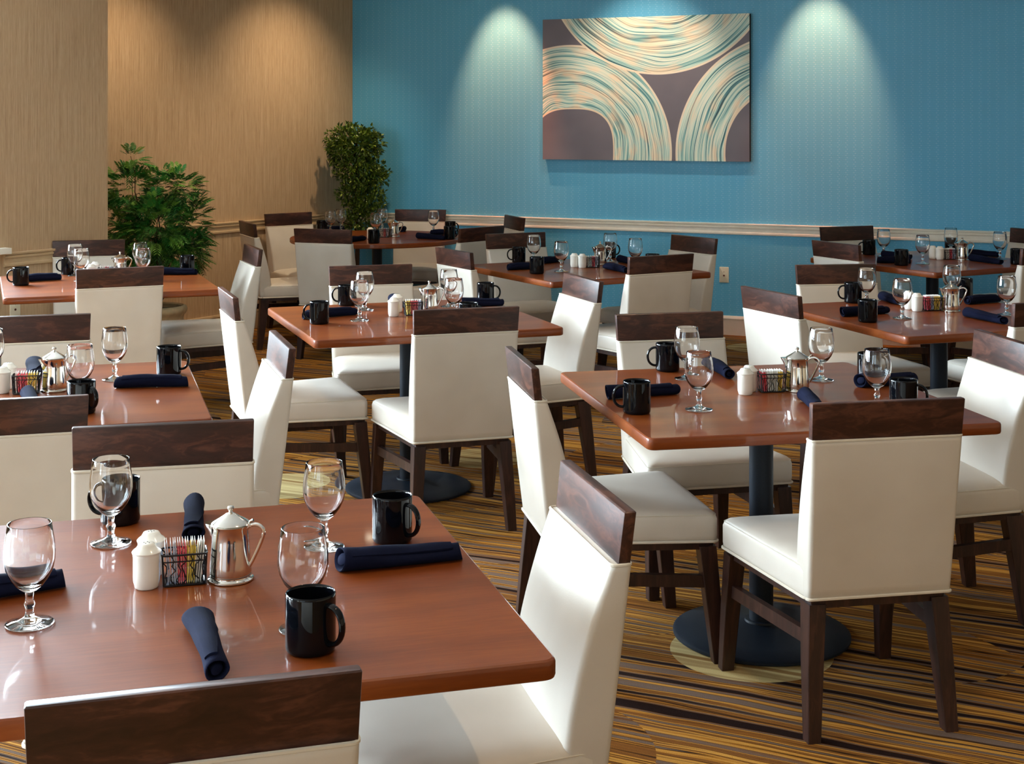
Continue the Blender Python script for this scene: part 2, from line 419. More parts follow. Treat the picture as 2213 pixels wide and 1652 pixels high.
# tan wall with pier: built from -E2 direction so that local y points away from the room
TB = -E2                       # x runs towards the corner; left of it is outside
def tanframe(o): return place_wall(o, EP, -E2)
PIER = .756
rt = (C0 - EP).dot(-E2)        # distance from pier edge to corner along the wall
mb = MB()
mb.box(0.0, rt + .2, PIER, PIER + .15, 0, CEIL)          # recessed part
mb.box(-.0, .12, 0.12, PIER + .1, 0, CEIL) if False else None
mb.box(-.12, 0.0, 0.0, PIER + .15, 0, CEIL)              # return of the pier
edges = [-.12] + [-x for w in WINDOWS for x in w] + [-14.2]
for i in range(0, len(edges), 2): mb.box(edges[i + 1], edges[i], 0, .15, 0, CEIL)
for a, b in WINDOWS:
    mb.box(-b, -a, 0, .15, 0, WZ0 - .03); mb.box(-b, -a, 0, .15, WZ1, CEIL)
tanframe(tag(mb.build('wall_left', 'tan', smooth=False), kind='structure'))
# front wall behind the viewer and right wall
PR = C0 + E1 * BACK_L; FR = FA + FDIR * (Vector((4.3, -4.9, 0)) - FA).length
L = (FR - FA).length
mb = MB(); e = [0] + [x for w in FRONT_WINDOWS for x in w] + [L]
for i in range(0, len(e), 2): mb.box(e[i], e[i + 1], -.15, 0, 0, CEIL)
for a, b in FRONT_WINDOWS: mb.box(a, b, -.15, 0, 0, .85); mb.box(a, b, -.15, 0, 2.75, CEIL)
place_wall(tag(mb.build('wall_front', 'beige', smooth=False), kind='structure'), FA, FDIR)
d = (PR - FR).normalized(); mb = MB(); mb.box(-.1, (PR - FR).length + .1, -.15, 0, 0, CEIL)
place_wall(tag(mb.build('wall_right', 'beige', smooth=False), kind='structure'), FR, d)
RE = C0 + NT * (-.0)
poly = [FA - NT * .3 - FDIR * .1, FR + Vector((.2, -.2, 0)), PR + E1 * .2 - NB * .1, C0 - NB * .15 + E1 * -.3, EP - E2 * .1 - NT * (PIER + .15), EP - NT * (PIER + .15) + E2 * .15, EP + E2 * .2 - NT * .16]
mb = MB(); mb.prism([(p.x, p.y, -.1) for p in poly], [(p.x, p.y, 0) for p in poly])
tag(mb.build('floor', 'carpet', smooth=False), kind='structure')
mb = MB(); mb.prism([(p.x, p.y, CEIL) for p in poly], [(p.x, p.y, CEIL + .1) for p in poly])
tag(mb.build('ceiling', 'ceiling', smooth=False), kind='structure')
# chair rails and baseboards: profiles in (out, z)
RAIL = [(0, .755), (.010, .755), (.016, .760), (.017, .772), (.013, .776), (.014, .802), (.022, .808), (.023, .818), (.017, .822), (.026, .827), (.028, .837), (.024, .840), (0, .840)]
BASE = [(0, 0), (.016, 0), (.016, .118), (.012, .122), (.016, .128), (.012, .142), (0, .144)]
def run(name, prof, base, dvec, nrm, x0, x1, mat):
    M = wl(base, dvec, nrm); mb = MB()
    mb.prism([M(x0, y, z) for y, z in prof], [M(x1, y, z) for y, z in prof])
    return tag(mb.build(name, mat, smooth=False), kind='structure')
run('trim_1', RAIL, C0, E1, NB, 0, BACK_L, 'cream_trim')
run('baseboard_back', [(0, 0), (.016, 0), (.016, .118), (0, .118)], C0, E1, NB, 0, BACK_L, 'pink_base')
run('trim_2', [(0, .1182), (.018, .1182), (.020, .126), (.013, .142), (0, .144)], C0, E1, NB, 0, BACK_L, 'cream_trim')
CT = EP - NT * PIER
run('trim_3', RAIL, CT, E2, NT, -rt, 0, 'tan_trim')
run('baseboard_left', BASE, CT, E2, NT, -rt, 0, 'tan_trim')
run('trim_4', RAIL, EP, E2, NT, 0, WINDOWS[0][0] - .03, 'tan_trim')
run('trim_5', BASE, EP, E2, NT, 0, 14, 'tan_trim')
# windows: frame with sill, bars and panes
def window(k, base, dvec, nrm, a, b, z0, z1):
    M = wl(base, dvec, nrm); mb = MB()
    for x0, x1, q0, q1 in ((a, a + .05, z0, z1), (b - .05, b, z0, z1), (a, b, z1 - .05, z1), (a, b, z0, z0 + .05)):
        mb.box(x0, x1, -.12, -.02, q0, q1, M)
    fr = mb.build('window_%d' % k, 'white_frame', smooth=False); tag(fr, kind='structure')
    mb = MB(); n = 3
    for i in range(1, n): x = a + (b - a) * i / n; mb.box(x - .02, x + .02, -.09, -.05, z0 + .05, z1 - .05, M)
    mb.box(a + .05, b - .05, -.085, -.055, z0 + (z1 - z0) * .68 - .02, z0 + (z1 - z0) * .68 + .02, M)
    mb.build('muntin', 'white_frame', fr, smooth=False)
    mb = MB(); mb.box(a + .045, b - .045, -.073, -.067, z0 + .045, z1 - .045, M); mb.build('pane', 'pane', fr, smooth=False)
    mb = MB(); mb.box(a - .045, b + .045, -.15, .06, z0 - .034, z0, M); mb.build('window_sill', 'cream_trim', fr, smooth=False)
for k, (a, b) in enumerate(WINDOWS): window(k + 1, EP, E2, NT, a, b, WZ0, WZ1)
for k, (a, b) in enumerate(FRONT_WINDOWS): window(k + 6, FA, FDIR, FN, a, b, .85, 2.75)

# recessed ceiling lights, wall washers and added fill, with the spot they carry
def downlight(x, y, power, cone, aim, color, label):
    r = empty('ceiling_light', (x, y, CEIL)); tag(r, label, 'ceiling light', 'recessed ceiling lights')
    mb = MB(); mb.lathe([(.055, -.012), (.085, -.010), (.088, -.004), (.088, -.0005), (.055, -.0005)], 32, closed=True); mb.build('trim_ring', 'ceiling', r)
    mb = MB(); mb.lathe([(0, -.003), (.050, -.003), (.050, -.0005), (0, -.0005)], 24)
    a = MAT.get('lens')
    if not a:
        q = NT_('light_lens'); q.b.inputs['Emission Color'].default_value = (1, .85, .62, 1); q.b.inputs['Emission Strength'].default_value = 12; MAT['lens'] = q.m
    mb.build('lens', 'lens', r)
    l = bpy.data.lights.new('spot', 'SPOT'); l.energy = power; l.color = color; l.spot_size = cone; l.spot_blend = .75 if cone < 1.3 else 1.0; l.shadow_soft_size = .03
    o = bpy.data.objects.new('spot', l); COL.objects.link(o); o.location = (x, y, CEIL - .02)
    o.rotation_euler = (Vector(aim) - Vector((x, y, CEIL - .02))).to_track_quat('-Z', 'Y').to_euler()
WARM = (1, .68, .38)
p = C0 + E1 * 2.62 + NB * .95; q = C0 + E1 * 2.62
downlight(p.x, p.y, 62, math.radians(66), (q.x, q.y, 1.75), (1, .80, .62), 'round recessed ceiling light aimed at the painting')
for s, pw in ((1.42, 190), (3.96, 190), (6.5, 110)):
    p = C0 + E1 * s + NB * .50; q = C0 + E1 * s + NB * .05
    downlight(p.x, p.y, pw, math.radians(45), (q.x, q.y, 2.0), (1, .33, .15), 'round recessed ceiling light washing the blue wall, %s' % {1.42: 'between corner and painting', 3.96: 'past the painting', 6.5: 'far along the wall'}[s])
for ss, dd, pw, w in ((.9, .95, 75, 'by the corner'), (2.6, .85, 60, 'by the pier, added as recess fill')):
    p = CT - E2 * (rt - ss) + NT * dd; q = CT - E2 * (rt - ss) + NT * .0
    downlight(p.x, p.y, pw, math.radians(88), (q.x, q.y, .95), (1, .76, .50), 'round recessed ceiling light washing the tan wall ' + w)  # the pier spot is added to brighten the recessed tan wall
for x, y, w in ((-1.2, 9.4, 'over the round corner table'), (-1.9, 5.6, 'over the tables along the windows'), (.6, 6.2, 'over the middle of the room'), (2.4, 7.4, 'over the tables by the blue wall'), (.4, 2.6, 'over the front tables')):
    downlight(x, y, 34, math.radians(110), (x, y, 0), WARM, 'unseen ceiling light added as warm fill ' + w)  # unseen overhead spots, added only to give the room warm fill

# painting
s0 = 1.773; s1 = 3.441; off = .055
pc = C0 + E1 * ((s0 + s1) / 2 - .005) + NB * 0.0
pt = empty('canvas_painting', (pc.x, pc.y, 1.857)); pt.rotation_euler = (0, 0, -.4223)
tag(pt, 'wide canvas of sweeping teal and cream brushed arcs hanging on the blue wall', 'painting')
mb = MB(); mb.box(-.834, .834, -off, -off + .002, -.5525, .5525); mb.build('canvas', 'painting', pt, smooth=False)
mb = MB(); mb.box(-.832, .832, -off + .0025, -.004, -.5505, .5505); mb.build('stretcher_frame', 'canvas_side', pt, smooth=False)

# wall plates
def wallplate(base, d, z, label, n):
    o = empty('wall_plate', (base.x, base.y, z)); o.rotation_euler = (0, 0, math.atan2(d.y, d.x)); tag(o, label, 'wall plate')
    mb = MB(); mb.loft([rquad(.072, .118, .004), rquad(.072, .118, .004, z=.003), rquad(.066, .112, .004, z=.005)])
    q = mesh('plate', [(x, -zz, y) for x, y, zz in mb.v], mb.f, 'plate', o)
    mb = MB()
    mb.lathe([(0, .0075), (.006, .0075), (.007, .005), (.007, .001)], 16)
    mesh('socket', [(x, -zz, y - .006) for x, y, zz in mb.v], mb.f, 'jack', o)
    mb = MB(); mb.lathe([(0, .0062), (.003, .0062), (.003, .003)], 12)
    mesh('screw', [(x, -zz, y + .022) for x, y, zz in mb.v], mb.f, 'chrome', o)
def hit(px, base, d):
    k = (px - 1106.5) / 3097.7; t = (base.x - k * base.y) / (k * d.y - d.x); return base + d * t
p = hit(1565, C0, E1); p2 = p + NB * .0005
wallplate(p2, E1, 1.610 - (594 - 261) * p.y / 3097.7, 'cream plate with one dark red jack on the blue wall below the rail', 1)
p = hit(32, EP, E2); p2 = p + NT * .0005
wallplate(p2, -E2, 1.610 - (667 - 261) * p.y / 3097.7, 'cream plate with one socket on the tan wall under the window end', 2)

CHAIRS={"N2": [0.923, 3.983, 0.19], "L2": [0.295, 4.454, -1.383], "R1": [-0.096, 2.794, 1.822], "N3": [-0.256, 5.803, 0.3], "N1": [-0.481, 2.102, 0.29], "F1": [-0.774, 3.17, 3.362], "N7": [-1.398, 3.998, 0.275], "F7": [-1.713, 5.076, 3.424], "R7": [-1.022, 4.678, 1.885], "N8": [-2.044, 7.315, 0.428], "F8": [-2.491, 8.445, 3.433], "R8": [-1.741, 8.147, 1.954], "L3": [-0.947, 6.155, -1.226], "F3": [-0.633, 6.936, 3.428], "R3": [0.075, 6.553, 1.923], "F2": [0.653, 5.144, 3.361], "R2": [1.385, 4.739, 1.732], "N4": [0.669, 7.959, 0.52], "R4": [0.913, 8.821, 2.15], "L4": [-0.091, 8.181, -1.052], "F4": [0.141, 9.005, 3.593], "N9b": [-0.402, 9.954, 0.81], "R9": [-0.235, 10.772, 1.902], "L9": [-1.642, 10.343, -1.146], "F9a": [-1.583, 11.061, 3.848], "F9b": [-0.787, 11.43, 2.994], "N9a": [-1.177, 9.842, -0.331], "L5": [1.348, 6.216, -1.147], "F5": [1.678, 6.968, 3.306], "N5": [2.099, 6.014, 0.338], "F6": [2.394, 9.584, 3.513], "L6": [2.168, 8.649, -1.1], "R6": [3.254, 9.4, 2.089], "N6": [2.94, 8.452, 0.497], "R5": [2.44, 6.8, 1.9]}
TABLES={"T1": [-0.576, 2.647, 0.279], "T2": [0.781, 4.492, 0.197], "T3": [-0.454, 6.277, 0.343], "T4": [0.422, 8.344, 0.5], "T5": [1.896, 6.367, 0.331], "T6": [2.587, 8.822, 0.524], "T7": [-1.519, 4.49, 0.293], "T8": [-2.158, 7.621, 0.358], "T9": [-1.0, 10.62, 0]}
ITEMS={
'T1':[
('goblet',-0.823,2.445,0,0.000,'standing before the cut-off napkin, tan-wall side'),
('goblet',-0.815,2.913,0,0.000,'in front of the mug by the back edge'),
('goblet',-0.378,2.884,0,0.000,'at the back between creamer and mug'),
('goblet',-0.353,2.420,0,0.000,'right behind the big front mug'),
('mug',-0.245,2.932,-35,0.000,'at the back corner beyond the navy roll'),
('mug',-0.327,2.327,-35,0.000,'closest to the front chair, handle turned to the aisle'),
('mug',-0.838,3.068,175,0.000,'behind a goblet by the back edge'),
('napkin',-0.215,2.772,18,0.238,'lying below the back corner mug'),
('napkin',-0.674,3.036,-78,0.212,'pointing away behind the sweetener caddy'),
('napkin',-0.493,2.316,-71,0.250,'pointing at the front chair'),
('napkin',-0.910,2.597,29,0.190,'half cut off by the picture edge'),
('shaker',-0.673,2.640,0,0.000,'in front of its twin'),
('shaker',-0.683,2.714,0,0.000,'behind its twin'),
('caddy',-0.611,2.671,15,0.000,''),
('creamer',-0.527,2.685,-15,0.000,''),
],
'T2':[
('mug',0.367,4.217,180,0.000,'beside the corner facing the aisle, on a navy roll'),
('mug',0.535,4.929,180,0.000,'at the back before the white chair'),
('mug',1.179,4.720,10,0.000,'half hidden behind a goblet near the back corner'),
('mug',1.159,4.244,-25,0.000,'mostly hidden behind the front chair top'),
('goblet',0.581,4.767,0,0.000,'behind another goblet, beside the back mug'),
('goblet',0.555,4.257,0,0.000,'in front, between mug and shakers'),
('goblet',1.023,4.742,0,0.000,'beside the creamer handle'),
('goblet',1.096,4.305,0,0.000,'just above the front chair top'),
('napkin',0.404,4.464,22,0.239,'running behind the corner mug'),
('napkin',0.706,4.879,-81,0.226,'pointing away at the back before the white chair'),
('napkin',1.222,4.661,23,0.220,'beyond the creamer toward the aisle chair'),
('napkin',0.898,4.290,-89,0.200,'tip poking past the front chair top'),
('shaker',0.733,4.502,0,0.000,'nearer the goblets'),
('shaker',0.754,4.555,0,0.000,'tucked behind its twin'),
('caddy',0.823,4.555,8,0.000,''),
('creamer',0.908,4.564,-10,0.000,''),
],
'T3':[
('mug',-0.816,6.071,170,0.000,'by the front corner on a navy roll'),
('mug',-0.769,6.671,175,0.000,'at the back edge behind a goblet'),
('mug',-0.125,6.773,0,0.000,'at the back corner beyond the creamer'),
('mug',-0.184,6.029,-15,0.000,'with only its rim above the front chair top'),
('goblet',-0.655,6.155,0,0.000,'in front, beside the navy roll'),
('goblet',-0.668,6.500,0,0.000,'directly behind the front goblet'),
('goblet',-0.291,6.613,0,0.000,'behind the other goblet by the creamer'),
('goblet',-0.253,6.241,0,0.000,'half hidden by the front chair top'),
('napkin',-0.799,6.271,35,0.250,'running behind the front corner mug'),
('napkin',-0.536,6.678,-76,0.203,'pointing away behind the shakers'),
('napkin',-0.138,6.635,15,0.190,'at the back corner mug'),
('shaker',-0.520,6.300,0,0.000,'in front of its twin'),
('shaker',-0.516,6.437,0,0.000,'behind its twin'),
('caddy',-0.437,6.345,10,0.000,''),
('creamer',-0.372,6.453,-10,0.000,''),
],
'T4':[
('mug',0.041,8.679,180,0.000,'at the back corner, handle to the tan wall'),
('mug',0.139,8.051,60,0.000,'near the front edge on a navy roll'),
('mug',0.612,8.991,20,0.000,'behind a goblet at the back'),
('mug',0.806,8.225,0,0.000,'hidden but for its rim by the front chair'),
('goblet',0.131,8.596,0,0.000,'between the two black mugs'),
('goblet',0.280,8.150,0,0.000,'alone in front of the shakers'),
('goblet',0.599,8.738,0,0.000,'behind the creamer'),
('goblet',0.719,8.354,0,0.000,'at the top of the front chair'),
('napkin',0.063,8.276,24,0.190,'under the front mug'),
('napkin',0.246,8.684,51,0.190,'blue, between mug and lone goblet'),
('napkin',0.693,8.625,-66,0.190,'dark, at the back mug'),
('napkin',0.598,8.190,-68,0.250,'blue, running under the front chair top'),
('shaker',0.366,8.410,0,0.000,'nearer the lone goblet'),
('shaker',0.411,8.376,0,0.000,'nearer the caddy'),
('caddy',0.472,8.409,5,0.000,''),
('creamer',0.527,8.569,-10,0.000,''),
],
'T5':[
('mug',1.611,6.773,175,0.000,'at the back before the cream chair'),
('mug',1.520,6.126,100,0.000,'near the front edge on a black roll'),
('mug',2.196,6.960,60,0.000,'at the back beyond the creamer'),
('goblet',1.649,6.662,0,0.000,'between the two paired mugs'),
('goblet',1.695,6.227,0,0.000,'in front of the shakers'),
('goblet',2.086,6.798,0,0.000,'behind the creamer lid'),
('goblet',2.185,6.330,0,0.000,'next to the cut-off front chair top'),
('napkin',1.792,6.770,-80,0.190,'between goblet and shakers'),
('napkin',1.557,6.338,28,0.250,'running behind the front mug'),
('napkin',2.215,6.748,26,0.190,'dark, below the back mug'),
('napkin',2.035,6.165,-71,0.250,'blue, at the edge by the cut-off chair'),
('shaker',1.812,6.532,0,0.000,'half behind a goblet'),
('shaker',1.828,6.468,0,0.000,'nearer the caddy'),
('caddy',1.903,6.502,8,0.000,''),
('creamer',1.980,6.466,-10,0.000,''),
],
'T6':[
('mug',2.289,9.189,180,0.000,'at the corner before the dark chair top'),
('mug',2.313,8.514,100,0.000,'near the front edge on dark rolls'),
('mug',2.853,9.315,60,0.000,'at the back beyond the creamer'),
('mug',3.022,8.569,0,0.000,'cut by the picture edge'),
('goblet',2.351,9.068,0,0.000,'beside the corner mug'),
('goblet',2.463,8.597,0,0.000,'alone in front of the shakers'),
('goblet',2.804,9.158,0,0.000,'behind the creamer'),
('goblet',3.014,8.854,0,0.000,'behind the blue roll'),
('napkin',2.402,8.943,-42,0.190,'dark, behind the front mug'),
('napkin',2.299,8.638,-10,0.190,'dark, at the front edge'),
('napkin',2.988,9.076,-37,0.190,'dark, below the back mug'),
('napkin',2.867,8.668,-65,0.250,'blue, next to the cut-off mug'),
('shaker',2.619,8.920,0,0.000,'nearer the lone goblet'),
('shaker',2.649,8.873,0,0.000,'nearer the caddy'),
('caddy',2.714,8.898,8,0.000,''),
('creamer',2.778,8.842,-10,0.000,''),
],
'T7':[
('mug',-1.164,4.863,-5,0.000,'at the back corner beyond the navy roll'),
('mug',-1.267,4.217,-35,0.000,'with rim and handle above the front chair top'),
('mug',-1.791,4.906,180,0.000,'cut off at the picture edge'),
('goblet',-1.317,4.750,0,0.000,'beside the long navy roll'),
('goblet',-1.323,4.390,0,0.000,'behind the mug with the handle showing'),
('goblet',-1.715,4.717,0,0.000,'cut off at the picture edge'),
('napkin',-1.161,4.623,6,0.222,'long, in front of the back corner mug'),
('napkin',-1.619,4.863,-70,0.241,'pointing away behind the caddy'),
('napkin',-1.443,4.302,-67,0.250,'pointing at the front chair behind its top'),
('shaker',-1.609,4.525,0,0.000,'in front of its twin'),
('shaker',-1.617,4.603,0,0.000,'behind its twin'),
('caddy',-1.533,4.524,12,0.000,''),
('creamer',-1.457,4.563,40,0.000,''),
],
'T8':[
('mug',-2.565,7.486,190,0.000,'at the front corner, handle to the tan wall'),
('mug',-2.479,8.017,180,0.000,'at the back before the cream chair'),
('mug',-1.846,8.146,80,0.000,'at the back corner before the bush'),
('goblet',-2.423,7.949,0,0.000,'behind the other goblet by the back mug'),
('goblet',-2.307,7.680,0,0.000,'rising from behind the front chair top'),
('goblet',-2.095,8.076,0,0.000,'behind its neighbour in front of the bush'),
('goblet',-1.983,7.702,0,0.000,'in front of its neighbour before the bush'),
('napkin',-2.522,7.691,31,0.190,'black, beside the corner mug'),
('napkin',-1.859,8.003,0,0.191,'navy, below the back corner mug'),
('shaker',-2.281,7.770,0,0.000,'lid just above the front chair top'),
('shaker',-2.299,7.908,0,0.000,'behind its twin'),
('caddy',-2.214,7.815,10,0.000,''),
('creamer',-2.155,7.884,-10,0.000,''),
],
'T9':[
('mug',-1.458,10.992,0,0.000,'behind the white front chair top'),
('mug',-0.969,10.056,60,0.000,'at the front edge before the white shaker'),
('mug',-0.468,10.879,30,0.000,'back one of the pair before the dark chair top'),
('mug',-0.454,10.397,30,0.000,'front one of the pair before the dark chair top'),
('goblet',-1.384,10.922,0,0.000,'in front of its twin at the white chair top'),
('goblet',-1.324,11.108,0,0.000,'behind its twin at the white chair top'),
('goblet',-1.009,10.622,0,0.000,'behind the front edge mug'),
('goblet',-1.013,11.210,0,0.000,'in front of the small tree'),
('goblet',-0.598,10.922,0,0.000,'standing before the dark red chair top'),
('napkin',-0.584,10.390,-31,0.238,'blue, near the front edge'),
('napkin',-0.517,10.806,0,0.190,'black, behind the blue roll'),
('napkin',-0.848,11.139,88,0.190,'black, behind the creamer'),
('napkin',-1.106,10.211,66,0.190,'black, beside the white front chair'),
('napkin',-1.395,11.146,39,0.190,'black, at the cream back chair'),
('shaker',-1.034,10.451,0,0.000,''),
('caddy',-0.943,10.569,0,0.000,''),
('creamer',-0.874,10.619,-10,0.000,''),
],
}

# ------------------------------------------------------------------ chairs
def make_chair():
    root = empty('dining_chair')
    # seat: trapezoid cushion with a slight crown
    def so(grow, z, r=.018):
        g = grow
        return rpoly([(-.2015 - g * .9, -.214), (.2015 + g * .9, -.214), (.266 + g, .273 + g), (-.266 - g, .273 + g)], r, 5, z)
    mb = MB(); rings = [so(-.012, .361), so(-.002, .366), so(0, .38), so(0, .428), so(-.004, .440), so(-.012, .448), so(-.03, .4545), so(-.07, .4595), so(-.12, .462), so(-.18, .463)]
    mb.loft(rings); seat = mb.build('seat', 'vinyl', root, ang=60)
    # piping cord round the bottom edge and the seam at the top of the cushion
    mb = MB(); mb.tube([(x, y, .3635) for x, y, z in so(.0005, 0)], .0042, 6, closed=True)
    mb.build('piping', 'piping', seat)
    mb = MB(); mb.tube([(x, y, .4405) for x, y, z in so(-.0035, 0)], .0014, 5, closed=True)
    mb.build('seam', 'piping', seat)
    # upholstered back: leaning slab, thicker and rounder at the lower front
    def yr(z): return -.228 - (z - .361) / (.885 - .361) * .060
    def bo(z, inset=0, r=.012):
        u = (z - .361) / (.787 - .361); hw = .2015 + .0095 * u - inset
        t = .086 - .044 * u ** 1.6 + .010 * math.sin(PI * u)
        y0 = yr(z) + inset; y1 = yr(z) + t - inset
        bow = .006 * math.sin(PI * min(1, max(0, u)))
        ring = rpoly([(-hw, y0), (hw, y0), (hw, y1), (-hw, y1)], r, 4, z)
        out = []
        for x, y, zz in ring:
            k = 1 - (x / .215) ** 2
            if y > (y0 + y1) / 2: y += .010 * k * math.sin(PI * u) + .0
            else: y -= .004 * k * math.sin(PI * u)
            out.append((x, y, zz))
        return out
    # extra columns so the faces can bow
    def dense(ring):
        out = []; n = len(ring)
        for i in range(n):
            a = ring[i]; b = ring[(i + 1) % n]; out.append(a)
            L = math.dist(a, b)
            if L > .1:
                for k in range(1, 8): out.append(tuple(a[j] + (b[j] - a[j]) * k / 8 for j in range(3)))
        return out
    def bowed(z, inset=0, r=.012):
        u = min(1, max(0, (z - .361) / (.787 - .361)))
        ring = dense(bo(z, inset, r)); ym = sum(q[1] for q in ring) / len(ring); out = []
        for x, y, zz in ring:
            k = max(0, 1 - (x / .20) ** 2) * math.sin(PI * u) ** .7
            out.append((x, y + (.012 if y > ym else -.004) * k, zz))
        return out
    mb = MB(); rings = [bowed(.362, .006)]
    zs = [.367] + [.39 + i * .0385 for i in range(10)] + [.772, .782]
    for z in zs: rings.append(bowed(z))
    rings.append(bowed(.7872, .004))
    mb.loft(rings); back = mb.build('backrest', 'vinyl', root, ang=60)
    mb = MB()
    q = bo(.367); mb.tube([(x, y - .0015 if y < -.19 else y, .3645) for x, y, z in q if y < -.20][:], .0042, 6)
    mb.build('piping', 'piping', back); mb = MB()
    q = bo(.784, .001); mb.tube([(x, y, .7862) for x, y, z in q], .0034, 6, closed=True)
    mb.build('piping', 'piping', back)
    # wooden top rail
    mb = MB()
    def cr(z, ins=0):
        y = yr(z) + .004; hw = .2085 + .0033 * (z - .787) / .098 - ins
        return rpoly([(-hw, y + ins), (hw, y + ins), (hw, y + .024 - ins), (-hw, y + .024 - ins)], .0025, 2, z)
    mb.loft([cr(.7862, .001), cr(.790), cr(.8825), cr(.8848, .0022)])
    mb.build('crest_rail', 'walnut', root, ang=40)
    # legs
    def leg(sx, tx, ty, bx, by, tw, td, bw, bd, zt):
        mb = MB()
        def r(cx, cy, w, d, z): return rpoly([(cx - w / 2, cy - d / 2), (cx + w / 2, cy - d / 2), (cx + w / 2, cy + d / 2), (cx - w / 2, cy + d / 2)], .002, 1, z)
        mb.loft([r(sx * bx, by, bw, bd, 0), r(sx * (bx + (tx - bx) * .5), by + (ty - by) * .55, (tw + bw) / 2 + .002, (td + bd) / 2 + .002, zt * .55), r(sx * tx, ty, tw, td, zt)])
        return mb.build('leg', 'leg', root, ang=30)
    for sx in (-1, 1):
        leg(sx, .232, .243, .2465, .278, .050, .052, .037, .037, .348)
        leg(sx, .172, -.192, .1925, -.233, .048, .062, .036, .038, .348)
    mb = MB()
    mb.loft([rpoly([(-.188, -.215), (.188, -.215), (.250, .262), (-.250, .262)], .004, 2, z) for z in (.336, .361)])
    mb.build('seat_frame', 'leg', root, ang=30)
    for sx in (-1, 1):
        mb = MB(); A = Vector((sx * .187, -.205, .258)); B = Vector((sx * .240, .262, .240)); d = (B - A).normalized(); sd = Vector((d.y, -d.x, 0)).normalized(); upv = Vector((0, 0, 1))
        rg = lambda p: [tuple(p + sd * a * .010 + upv * b * .018) for a, b in ((-1, -1), (1, -1), (1, 1), (-1, 1))]
        mb.prism(rg(A), rg(B)); mb.build('stretcher', 'leg', root, smooth=False)
    return root
CHAIR = make_chair()
CL = {
 'R5': 'only a sunlit seat corner showing under the second table from the blue wall',
 'N1': 'back turned, cut off by the bottom edge of the picture',
 'R1': 'sunlit front with knotted top rail, aisle side of the front table',
 'F1': 'straight behind the front table, half showing above it',
 'N7': 'back turned, cut by the picture edge behind the front table',
 'F7': 'on the tan wall side, above the creamer and caddy',
 'R7': 'sunlit back and grey glare on rail, standing before the middle table',
 'N8': 'white back turned, hiding the table beside the bushy plant',
 'F8': 'below the bushy plant against the tan wall',
 'R8': 'narrow sunlit back with pinkish rail, between bushy plant table and middle table',
 'L3': 'side on with thin white back, tan wall side of the middle table',
 'N3': 'back turned, at the front of the middle table',
 'F3': 'behind the middle table goblets, facing the viewer',
 'R3': 'sunlit front, tucked to the aisle side of the middle table',
 'N2': 'back turned, four legs fully showing over the cream carpet circle',
 'L2': 'side on, tan wall side of the carpet circle table',
 'F2': 'behind the carpet circle table goblets, facing the viewer',
 'R2': 'huge and cut by the picture edge beside the carpet circle table',
 'N4': 'tan shaded back turned, under the painting table',
 'R4': 'beside the cream wall plate on the blue wall',
 'L4': 'sunlit with swirly pinkish rail, tan wall side of the painting table',
 'F4': 'behind two black mugs at the painting table',
 'N9b': 'shaded brown back turned, at the round table next to black mugs',
 'R9': 'small rail in front of the chair rail beyond the round table',
 'L9': 'side on against the tan wall chair rail',
 'F9a': 'tan shaded, facing out beside the tan wall at the round table',
 'F9b': 'with dark red rail below the blue wall behind the round table',
 'N9a': 'bright white back turned, at the front of the round table',
 'L5': 'bright white back seen at an angle above the silver creamer',
 'F5': 'behind the black mugs of the second table from the blue wall',
 'N5': 'only a rail end showing at the picture edge by blue napkin',
 'F6': 'with darkest rail over the white chair rail of the blue wall',
 'L6': 'angled rail just below the darkest one at the blue wall table',
 'R6': 'rail cut by the picture edge at the blue wall table',
 'N6': 'a sliver of white back at the picture edge behind goblets',
}
for k, (x, y, th) in CHAIRS.items():
    tag(spawn(CHAIR, (x, y, 0), th), 'cream chair, ' + CL[k], 'chair', 'cream chairs with dark wooden top rails')

# ------------------------------------------------------------------ tables
def make_base(root, z):
    mb = MB(); mb.lathe([(0, 0), (.268, 0), (.275, .004), (.275, .011), (.266, .016), (.20, .024), (.10, .036), (.052, .044), (.050, .05), (0, .05)], 64)
    mb.build('base', 'black_metal', root)
    mb = MB(); mb.lathe([(0, .045), (.0375, .045), (.0375, z - .012), (0, z - .012)], 40); mb.build('post', 'black_metal', root)
    mb = MB()
    for a in range(4):
        c, s = math.cos(a * PI / 2 + PI / 4), math.sin(a * PI / 2 + PI / 4)
        Mx = lambda x, y, zz: (x * c - y * s, x * s + y * c, zz)
        mb.box(0, .30, -.02, .02, z - .014, z - .001, Mx)
    mb.build('bracket', 'black_metal', root, smooth=False)
def make_table():
    root = empty('dining_table'); h = .5265; mb = MB()
    rg = lambda g, z: rquad(2 * h - 2 * g, 2 * h - 2 * g, .022 - g * .5, z=z, seg=6)
    mb.loft([rg(.006, .716), rg(.0015, .7185), rg(0, .723), rg(0, .743), rg(.0015, .7475), rg(.005, .75)])
    mb.build('tabletop', 'cherry', root, ang=30)
    make_base(root, .716); return root
TABLE = make_table()
TL = {'T1': 'with glossy top filling the lower corner of the picture', 'T2': 'whose round black base overlaps the cream carpet circle', 'T3': 'in the middle of the room, black disc base showing',
      'T4': 'below the painting, touching the wall plate chair', 'T5': 'second from the blue wall, half cut by the picture edge', 'T6': 'along the blue wall at the picture edge',
      'T7': 'just behind the front table, cut by the picture edge', 'T8': 'beside the bushy plant and the tan pier'}
for k, (x, y, th) in TABLES.items():
    if k != 'T9': tag(spawn(TABLE, (x, y, 0), th), 'square reddish wooden table ' + TL[k], 'table', 'square dining tables')
x, y, th = TABLES['T9']
rt9 = empty('round_table', (x, y, 0)); tag(rt9, 'round reddish wooden table in the corner of tan and blue walls', 'table')
